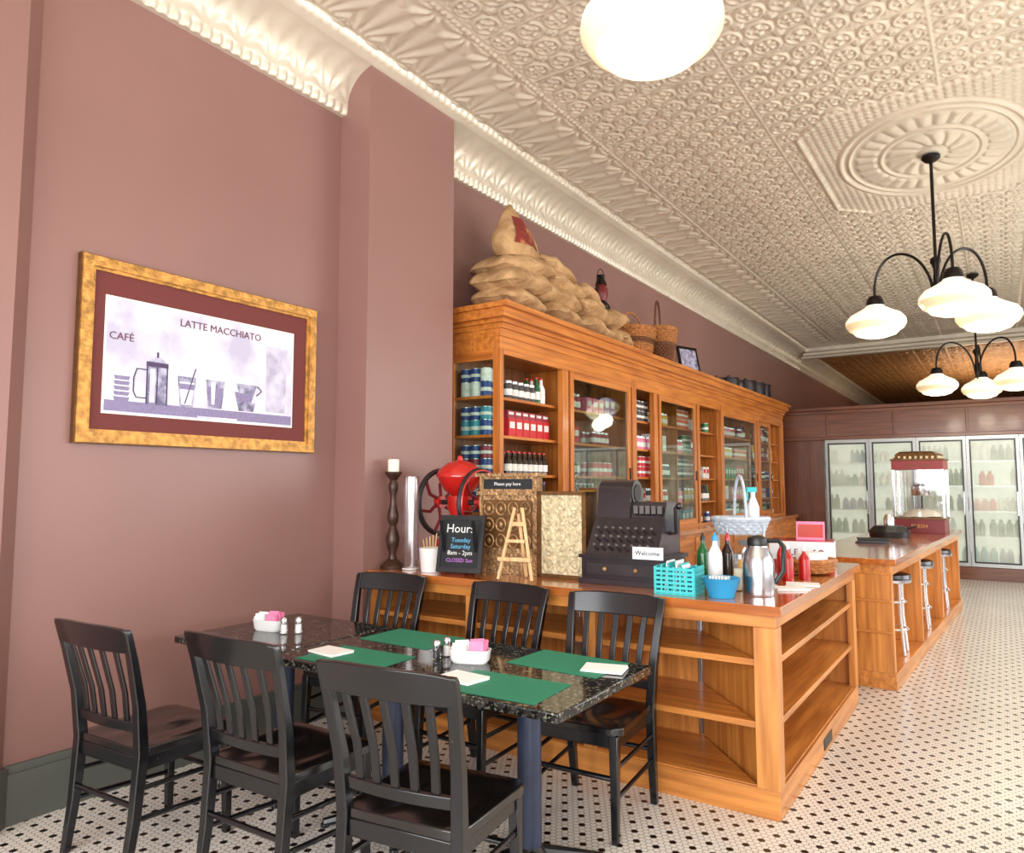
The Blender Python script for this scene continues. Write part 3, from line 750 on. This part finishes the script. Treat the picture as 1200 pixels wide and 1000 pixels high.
m.mx=Matrix.Rotation(R(14),4,'X')
m.box(-.12,-.1,.05,.06,-.012,.32,blk); m.box(.10,.12,.05,.06,-.012,.32,blk); m.mx=Matrix()
m.obj('chalkboard_sign',(-2.76,3.51,Z+.015),R(12),scale=.97)
m=M()
m.box(-.21,.21,-.17,.19,0,.05,brass); m.box(-.20,.20,-.16,.18,.05,.12,brass)
V=[(p*1.0,-.15,z) for p,z in [(-.19,.12),(.19,.12),(.19,.46),(-.19,.46)]]+[(p,.16,z) for p,z in [(-.19,.12),(.19,.12),(.19,.36),(-.19,.36)]]
m.add(V,[(0,1,2,3),(4,7,6,5),(0,4,5,1),(3,2,6,7),(0,3,7,4),(1,5,6,2)],brass)
m.box(-.20,.20,-.17,-.05,.46,.48,brass); m.box(-.19,.19,-.15,-.07,.48,.57,brass); m.box(-.16,.16,-.153,-.149,.495,.555,slate); m.box(-.21,.21,-.17,-.05,.57,.59,brass)
m.box(-.16,.16,-.158,-.15,.15,.43,goldd)
for i in range(4):
    for j in range(3):
        cx=-.12+.08*i; cz=.19+.095*j
        m.tube([(cx+.032*math.cos(R(k*30)),-.16,cz+.038*math.sin(R(k*30))) for k in range(12)],.006,brass,6,closed=True); m.ell((cx,-.16,cz),(.014,.008,.018),brass,10,6)
m.text('Please pay here',.028,faceY(0,-.1545,.517),chalk)
m.obj('brass_cash_register',(-2.58,3.90,Z),R(8),bevel=.004,scale=1.05)
m=M()
m.tube([(-.09,-.05,.008),(-.02,0,.36)],.009,pine,6); m.tube([(.09,-.05,.008),(.02,0,.36)],.009,pine,6); m.tube([(0,.11,.008),(0,.0,.33)],.009,pine,6)
m.box(-.085,.085,-.065,-.03,.10,.118,pine); m.box(-.03,.03,-.012,.008,.27,.29,pine); m.box(-.05,.05,-.05,-.035,.19,.205,pine)
m.obj('tabletop_easel',(-2.33,3.52,Z),R(12),scale=1.15)
m=M()
m.box(-.14,.14,-.06,.06,0,.46,tinpanel)
for a in ((-.15,-.125),(.125,.15)): m.box(a[0],a[1],-.07,.07,0,.47,goldd)
m.box(-.15,.15,-.07,.07,.45,.47,goldd); m.box(-.15,.15,-.07,.07,0,.02,goldd)
for i in range(3):
    for j in range(5):
        cx=-.08+.08*i; cz=.07+.083*j
        m.tube([(cx+.03*math.cos(R(k*30)),-.062,cz+.034*math.sin(R(k*30))) for k in range(12)],.005,tinpanel,6,closed=True); m.ell((cx,-.062,cz),(.012,.006,.016),tinpanel,8,6)
m.obj('pressed_tin_box',(-2.17,3.80,Z),R(3),scale=1.08)
m=M(); m.box(-.06,.06,-.05,.05,0,.53,goldd); m.box(-.055,.055,-.053,-.05,.22,.51,mustard); m.box(-.055,.055,-.053,-.05,.03,.2,matb); m.obj('coffee_tin',(-2.10,3.98,Z))
m=M()
m.box(-.25,.25,-.20,.20,0,.03,regM); m.box(-.235,.235,-.19,.19,.03,.14,regM); m.box(-.25,.25,-.20,.20,.14,.16,regM); m.box(-.20,.20,-.197,-.19,.055,.115,iron)
for s in (-.09,.09): m.ell((s,-.2,.085),(.014,.012,.014),brass,10,6)
def wedge(x0,x1,yf0,yf1,yb,z0,z1,mt): m.add([(x0,yf0,z0),(x1,yf0,z0),(x1,yb,z0),(x0,yb,z0),(x0,yf1,z1),(x1,yf1,z1),(x1,yb,z1),(x0,yb,z1)],[(0,3,2,1),(4,5,6,7),(0,1,5,4),(2,3,7,6),(1,2,6,5),(0,4,7,3)],mt)
wedge(-.21,.21,-.19,-.06,.18,.16,.36,regM)
wedge(-.20,.0,-.06,-.03,.16,.36,.52,regM); wedge(.0,.20,-.04,.0,.14,.36,.45,regM)
m.cyl(.075,-.105,.105,(-.10,.05,.50),regM,24,RY90)
for s in (-.205,.005): m.cyl(.05,-.004,.004,(s,.05,.50),iron,20,RY90)
for k in range(5): m.box(.02+.035*k,.045+.035*k,-.045,-.03,.385,.43,regk)
for i in range(8):
    for j in range(3):
        t=(j+.8)/4.4; m.tube([(-.16+i*.045,-.19+.13*t,.16+.2*t),(-.16+i*.045,-.19+.13*t-.018,.16+.2*t+.018)],.004,iron,5); m.ell((-.16+i*.045,-.19+.13*t-.02,.16+.2*t+.02),(.011,.009,.009),regk,8,6)
m.tube([(.21,.02,.28),(.245,.02,.28),(.25,.0,.42),(.27,0,.43)],.012,iron,8); m.ell((.27,0,.43),(.02,.02,.02),regM,12,8)
m.box(.08,.25,-.213,-.203,.15,.215,plast); m.text('Welcome',.035,faceY(.165,-.215,.172),slate)
m.obj('antique_cash_register',(-1.755,3.84,Z),R(2),bevel=.004)
m=M()
for s in (-1,1):
    for k in range(6):
        z=.01+k*.024; m.box(-.11,.11,s*.085-.004,s*.085+.004,z,z+.014,turq); m.box(s*.11-.004,s*.11+.004,-.085,.085,z,z+.014,turq)
    for k in range(7): m.box(-.11+k*.0345,-.10+k*.0345,s*.085-.003,s*.085+.003,0,.15,turq)
    for k in range(5): m.box(s*.11-.003,s*.11+.003,-.085+k*.04,-.075+k*.04,0,.15,turq)
m.box(-.11,.11,-.085,.085,0,.008,turq)
for k in range(9): # folded cloths / packets standing in the basket
    m.mx=Matrix.Translation((-.085+k*.02,0,.01))@Matrix.Rotation(R(random.uniform(-8,8)),4,'Y'); m.box(0,.008,-.06,.06,0,.13+random.uniform(0,.04),(turq,paper,blue)[k%3])
m.mx=Matrix()
m.obj('plastic_basket',(-1.38,3.56,Z),R(3),scale=.93)
m=M(); m.lathe([(0,0),(.06,0),(.09,.09),(.095,.095),(.087,.095),(.056,.01),(0,.01)],(0,0,0),blue,28); 
for k in range(6): m.box(-.05+.015*k,-.04+.015*k,-.03,.03,.02,.10,plast)
m.obj('plastic_bowl',(-1.165,3.56,Z))
def bottle(name,x,y,h,r,c,cap):
    m=M(); m.lathe([(0,0),(r,0),(r,h*.6),(r*.9,h*.68),(r*.35,h*.82),(r*.33,h*.9)],(0,0,0),c,20)
    m.lathe([(r*.42,h*.9),(r*.36,h*.97),(.003,h*1.06)],(0,0,0),cap,14)
    m.obj(name,(x,y,Z))
bottle('squeeze_bottle',-1.28,3.82,.28,.038,plast,blue)
bottle('glass_bottle',-1.38,3.92,.27,.034,gglass,blk); bottle('glass_bottle',-1.27,4.0,.27,.035,dglass,red); bottle('squeeze_bottle',-1.17,3.98,.2,.04,GM[4],plast)
m=M(); m.lathe([(0,0),(.04,0),(.042,.02),(.042,.15),(.034,.16),(.034,.175),(0,.18)],(0,0,0),glass,20); m.lathe([(0,.004),(.036,.005),(.036,.11),(0,.11)],(0,0,0),wax,18); m.cyl(.036,.165,.185,(0,0,0),steel,18)
m.obj('sugar_jar',(-1.15,3.84,Z))
m=M()
m.lathe([(0,0),(.075,0),(.078,.015),(.078,.16),(.07,.20),(.05,.235),(.048,.245)],(0,0,0),steel,32)
m.lathe([(.05,.245),(.052,.265),(.045,.285),(.015,.295),(0,.296)],(0,0,0),blk,24)
m.box(-.085,-.04,-.014,.014,.245,.27,blk)
m.tube([(.05,0,.27),(.10,0,.27),(.125,0,.24),(.118,0,.12),(.078,0,.06)],.012,blk,8)
m.obj('coffee_carafe',(-1.03,3.72,Z),R(20))
nap(-.95,4.02,30,Z); nap(-.93,4.22,10,Z)
bottle('ketchup_bottle',-1.04,4.36,.20,.032,ketchup,white); bottle('hot_sauce_bottle',-1.10,4.46,.22,.024,ketchup,blk); bottle('ketchup_bottle',-.98,4.50,.18,.032,ketchup,white)
bottle('mustard_bottle',-1.12,4.62,.18,.03,mustard,mustard)
m=M(); basket(m,.09,.11,.07,wick,4,30,sx=1.4); m.box(-.08,.08,-.05,.05,.012,.12,paper); m.obj('napkin_basket',(-1.0,4.80,Z+.01),R(60))
m=M()
m.box(-.2,.2,-.14,.14,0,.17,plast); m.box(-.201,.201,-.141,.141,.0,.05,red); m.box(-.2,.2,-.14,.14,.17,.175,red)
m.text('60',.09,faceY(.10,-.1425,.06),darkred); m.text('SALE',.06,faceY(-.08,-.1425,.08),darkred)
m.mx=Matrix.Translation((.05,0,.17))@Matrix.Rotation(R(-15),4,'X'); m.box(-.09,.09,0,.01,.005,.13,pink); m.box(-.08,.08,-.002,0,.02,.11,red); m.mx=Matrix()
m.obj('retail_display_box',(-1.15,5.25,Z),R(8))
m=M()
basket(m,.10,.13,.09,wickw,5,36,c=(0,0,.24),sx=1.25); basket(m,.10,.12,.07,wickw,4,36,c=(0,0,.0),sx=1.2)
for a in range(4):
    t=R(45+90*a); m.tube([(.155*math.cos(t),.125*math.sin(t),.0),(.155*math.cos(t),.125*math.sin(t),.32)],.006,wickw,6)
m.tube([(0,.11*math.cos(R(k*15)),.32+.27*math.sin(R(k*15))) for k in range(13)],.009,wickw,8)
m.lathe([(.032,.25),(.036,.40),(.014,.46),(.014,.49)],(.08,0,0),plast,16); m.box(.04,.10,-.012,.012,.49,.52,turq); m.box(.042,.05,-.005,.005,.44,.49,turq)
m.obj('tiered_basket_stand',(-1.33,4.45,Z+.012),R(35))
m=M()
for k in range(2): m.lathe([(.035,0),(.042,.11),(.044,.11)],(0.1*k,0,0),plast,16)
m.obj('paper_cup_row',(-1.40,4.85,Z))

# ------------------------------------------------------------------ popcorn machine on bar
m=M()
w=.25
m.box(-w,w,-.2,.2,0,.16,darkred); m.box(-w-.01,w+.01,-.21,.21,.155,.175,goldd)
for sx in (-1,1):
    for sy in (-1,1): m.box(sx*w-.012,sx*w+.012,sy*.19-.012,sy*.19+.012,.175,.72,chrome)
for s in (-1,1):
    m.box(-w+.01,w-.01,s*.19-.002,s*.19+.002,.18,.72,glass); m.box(s*w-.002,s*w+.002,-.18,.18,.18,.72,glass)
m.box(-w-.01,w+.01,-.21,.21,.72,.82,poprd); m.box(-w-.02,w+.02,-.22,.22,.82,.84,goldd)
for k in range(9): m.box(-w+.01+k*.0555,-w+.035+k*.0555,-.225,.225,.84,.87,tinpanel)
m.lathe([(.30,.84),(.27,.90),(.22,.925),(0,.935)],(0,0,0),goldd,4,Matrix.Rotation(R(45),3,'Z'),sx=1.1,sy=.95)
m.lathe([(0,.42),(.09,.42),(.10,.44),(.10,.53),(.09,.54),(0,.55)],(0,0,0),chrome,24); m.tube([(0,0,.55),(0,0,.72)],.012,chrome,8)
m.ell((0,0,.18),(.2,.15,.09),wax,20,8,fn=lambda p:Vector((p.x,p.y,abs(p.z)+.008*math.sin(p.x*90)*math.cos(p.y*80))))
m.text('POPCORN',.055,faceY(0,-.212,.748),goldd); m.text('FRESH',.06,faceY(0,-.202,.06),gold)
m.obj('popcorn_machine',(-.79,9.6,.951),R(-3),bevel=.003)
m=M(); m.lathe([(0,0),(.14,0),(.15,.06),(.11,.12),(0,.13)],(0,0,0),blk,24,sx=1.3); m.lathe([(.05,.13),(.05,.2),(.03,.24),(0,.24)],(0,0,0),chrome,16); m.tube([(.12,0,.08),(.25,0,.12)],.012,blk,8)
m.obj('waffle_iron',(-1.0,8.5,.951),R(10))
m=M()
for k in range(3): m.mx=Matrix.Rotation(R(6*k),4,'Z'); m.box(-.13,.13,-.16,.16,k*.012,k*.012+.01,blk if k<2 else slate)
m.obj('menu_stack',(-1.05,7.7,.951))

# ------------------------------------------------------------------ cooler wall: lit interior with stocked shelves behind foggy glass
YC=13.72
def fog():
    m=bpy.data.materials.new('foggy_cooler_glass'); m.use_nodes=True; nt=m.node_tree; nt.nodes.clear(); N=nt.nodes; L=nt.links
    o=N.new('ShaderNodeOutputMaterial'); t=N.new('ShaderNodeBsdfTransparent'); t.inputs[0].default_value=lin((240,245,238))
    p=N.new('ShaderNodeBsdfPrincipled'); p.inputs['Base Color'].default_value=lin((212,216,200)); p.inputs['Roughness'].default_value=.22
    p.inputs['Emission Color'].default_value=lin((222,228,208)); p.inputs['Emission Strength'].default_value=.22  # glow put into the glass for the cooler's inner light
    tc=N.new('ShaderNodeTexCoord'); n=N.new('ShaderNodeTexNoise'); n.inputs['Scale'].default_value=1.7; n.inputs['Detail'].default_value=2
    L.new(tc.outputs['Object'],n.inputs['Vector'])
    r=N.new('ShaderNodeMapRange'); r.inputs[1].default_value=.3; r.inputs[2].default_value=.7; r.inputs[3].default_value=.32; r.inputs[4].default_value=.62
    L.new(n.outputs[0],r.inputs[0])
    mx=N.new('ShaderNodeMixShader'); L.new(r.outputs[0],mx.inputs[0]); L.new(t.outputs[0],mx.inputs[1]); L.new(p.outputs[0],mx.inputs[2]); L.new(mx.outputs[0],o.inputs[0])
    return m
frost=fog()
coolin=mat('cooler_liner',(226,232,224),.5,ns=3,na=.03,emit=.55,ecol=(232,238,222))  # liner emits in place of modelled interior lamps
m=M()
m.box(WX+.002,XR-.002,YC,YC+.9,2.28,2.80,darkwood); m.box(WX+.002,-2.60,YC,YC+.9,0,2.28,darkwoodz); m.box(WX+.002,XR-.002,YC-.06,YC+.95,2.80,2.86,darkwood); m.box(WX+.002,XR-.002,YC-.03,YC,2.74,2.80,darkwood)
m.box(WX+.002,XR-.002,YC-.03,YC,2.28,2.34,darkwood)
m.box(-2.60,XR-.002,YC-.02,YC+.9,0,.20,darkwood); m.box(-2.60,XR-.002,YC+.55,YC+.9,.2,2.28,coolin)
for k in range(8): m.box(-3.6+k*1.05,-3.56+k*1.05,YC-.012,YC,2.36,2.72,darkwoodz)
m.obj('cooler_surround',bevel=.006)
m=M(); gr=random.Random(9)
for z in (.24,.68,1.08,1.48,1.88):
    m.box(-2.58,1.65,YC+.08,YC+.54,z-.02,z,steel)
    x=-2.52
    while x<1.6:
        c=gr.choice([GM[1],GM[3],GM[7],GM[2],GM[8],gglass,GM[5],GM[1],GM[7]]); hh=gr.uniform(.18,.28); r_=gr.uniform(.035,.06)
        for q in range(gr.randint(2,5)):
            if x>1.6: break
            m.lathe([(r_,0),(r_,hh*.7),(r_*.5,hh*.85),(r_*.5,hh)],(x,YC+.15,z+.001),c,10); x+=r_*2.15
        x+=gr.choice((0,.05,.2))
m.obj('cooler_shelf_stock')
for i in range(6):
    x0=-2.57+.703*i; x1=x0+.695
    m=M()
    ws=.04
    m.box(x0,x0+ws,YC-.02,YC+.03,.205,2.275,alu); m.box(x1-ws,x1,YC-.02,YC+.03,.205,2.275,alu)
    m.box(x0+ws,x1-ws,YC-.02,YC+.03,.205,.26,alu); m.box(x0+ws,x1-ws,YC-.02,YC+.03,2.22,2.275,alu)
    m.box(x0+ws,x0+ws+.022,YC-.022,YC-.005,.26,2.22,blk); m.box(x1-ws-.022,x1-ws,YC-.022,YC-.005,.26,2.22,blk)
    m.box(x0+ws+.022,x1-ws-.022,YC-.022,YC-.005,.26,.285,blk); m.box(x0+ws+.022,x1-ws-.022,YC-.022,YC-.005,2.195,2.22,blk)
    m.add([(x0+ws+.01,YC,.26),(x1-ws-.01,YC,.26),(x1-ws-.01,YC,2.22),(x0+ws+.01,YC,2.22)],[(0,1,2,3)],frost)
    m.tube([(x1-.05,YC-.02,1.0),(x1-.05,YC-.06,1.02),(x1-.05,YC-.06,1.38),(x1-.05,YC-.02,1.4)],.01,chrome,6)
    m.obj('door_%d'%(i+1))

# ------------------------------------------------------------------ lights
def shade(m,x,y,z):
    m.lathe([(0,.06),(.05,.06),(.07,.03),(.075,0),(.075,-.03)],(x,y,z),blackmetal,20)
    m.lathe([(.07,-.02),(.085,-.04),(.14,-.075),(.215,-.115),(.25,-.16),(.255,-.195)],(x,y,z),lampM,36)
    m.lathe([(.255,-.195),(.252,-.21),(.225,-.25),(.20,-.262)],(x,y,z),lampM2,36)
    m.lathe([(.20,-.262),(.17,-.295),(.10,-.318),(0,-.325)],(x,y,z),lampM,36)
def plight(x,y,z,e,r=.12,c=(1,.88,.68)):
    l=bpy.data.lights.new('bulb','POINT'); l.energy=e; l.shadow_soft_size=r; l.color=c
    o=bpy.data.objects.new('bulb',l); sc.collection.objects.link(o); o.location=(x,y,z); return o
def chandelier(cx,cy,angs,zs,e,RR=.52,name='chandelier'):
    m=M()
    m.lathe([(0,H),(.075,H),(.075,H-.02),(.05,H-.045),(.02,H-.06)],(cx,cy,-.028),blackmetal,24)
    m.tube([(cx,cy,H-.05),(cx,cy,zs+.1)],.014,blackmetal,10)
    m.lathe([(.016,zs+.32),(.04,zs+.30),(.045,zs+.27),(.03,zs+.24),(.02,zs+.2),(.03,zs+.02),(.035,zs-.02),(.02,zs-.06),(.008,zs-.1),(0,zs-.11)],(cx,cy,0),blackmetal,20)
    L=[]
    for a in angs:
        t=R(a); ux,uy=math.cos(t),math.sin(t)
        P=[]
        C=[(.03,.0),(.05,.13),(.11,.27),(.20,.37),(.31,.41),(.41,.38),(.48,.29),(.515,.17),(RR,.05)]
        for i in range(len(C)-1):
            p0=C[max(i-1,0)];p1=C[i];p2=C[i+1];p3=C[min(i+2,len(C)-1)]
            for q in (0,.25,.5,.75):
                P.append(tuple(.5*((2*p1[k])+(-p0[k]+p2[k])*q+(2*p0[k]-5*p1[k]+4*p2[k]-p3[k])*q*q+(-p0[k]+3*p1[k]-3*p2[k]+p3[k])*q**3) for k in (0,1)))
        P.append(C[-1])
        m.tube([(cx+ux*p,cy+uy*p,zs+q) for p,q in P],.012,blackmetal,8)
        shade(m,cx+ux*RR,cy+uy*RR,zs)
        L.append(plight(cx+ux*RR,cy+uy*RR,zs-.42,e))
    o=m.obj(name)
    for l in L: l.parent=o
chandelier(-.40,7.21,[252+34,12+34,132+34],3.17,12)
chandelier(-.22,11.7,[172+34,292+34,52+34],3.04,12)
m=M(); px,py=-.975,2.34
m.lathe([(0,H),(.075,H),(.075,H-.02),(.05,H-.045),(.02,H-.06)],(px,py,-.02),blackmetal,24); m.tube([(px,py,H-.05),(px,py,3.36)],.014,blackmetal,10); shade(m,px,py,3.33)
o=m.obj('pendant_lamp'); l=plight(px,py,2.9,8); l.parent=o

def area(name,loc,rot,sx,sy,e,c=(1,1,1)):
    l=bpy.data.lights.new(name,'AREA'); l.shape='RECTANGLE'; l.size=sx; l.size_y=sy; l.energy=e; l.color=c
    o=bpy.data.objects.new(name,l); sc.collection.objects.link(o); o.location=loc; o.rotation_euler=rot
area('window_light_front',(.4,YF+.05,2.0),(R(90),0,0),7,3,510,(.99,.99,1))
area('window_light_right',(XR-.05,3.0,2.05),(R(90),0,R(90)),5,2.6,150,(.99,.99,1))  # added fill from the right, no known source on that side
area('window_light_right',(XR-.05,9.0,2.05),(R(90),0,R(90)),5,2.6,280,(.99,.99,1))  # second added fill, further down the right wall
area('rear_room_light',(1,21,3.0),(R(180),0,0),4,4,180,(1,.78,.55))
w=bpy.data.worlds.new('World'); sc.world=w; w.use_nodes=True
nt=w.node_tree; bg=nt.nodes['Background']; bg.inputs[0].default_value=(.85,.93,1,1); bg.inputs[1].default_value=1.4

# ------------------------------------------------------------------ camera
cam=bpy.data.cameras.new('Camera'); cam.sensor_width=36; cam.lens=36*850/1200
co=bpy.data.objects.new('Camera',cam); sc.collection.objects.link(co); co.location=(0,0,1.5)
co.rotation_euler=(R(90+4.57),0,R(34)); sc.camera=co
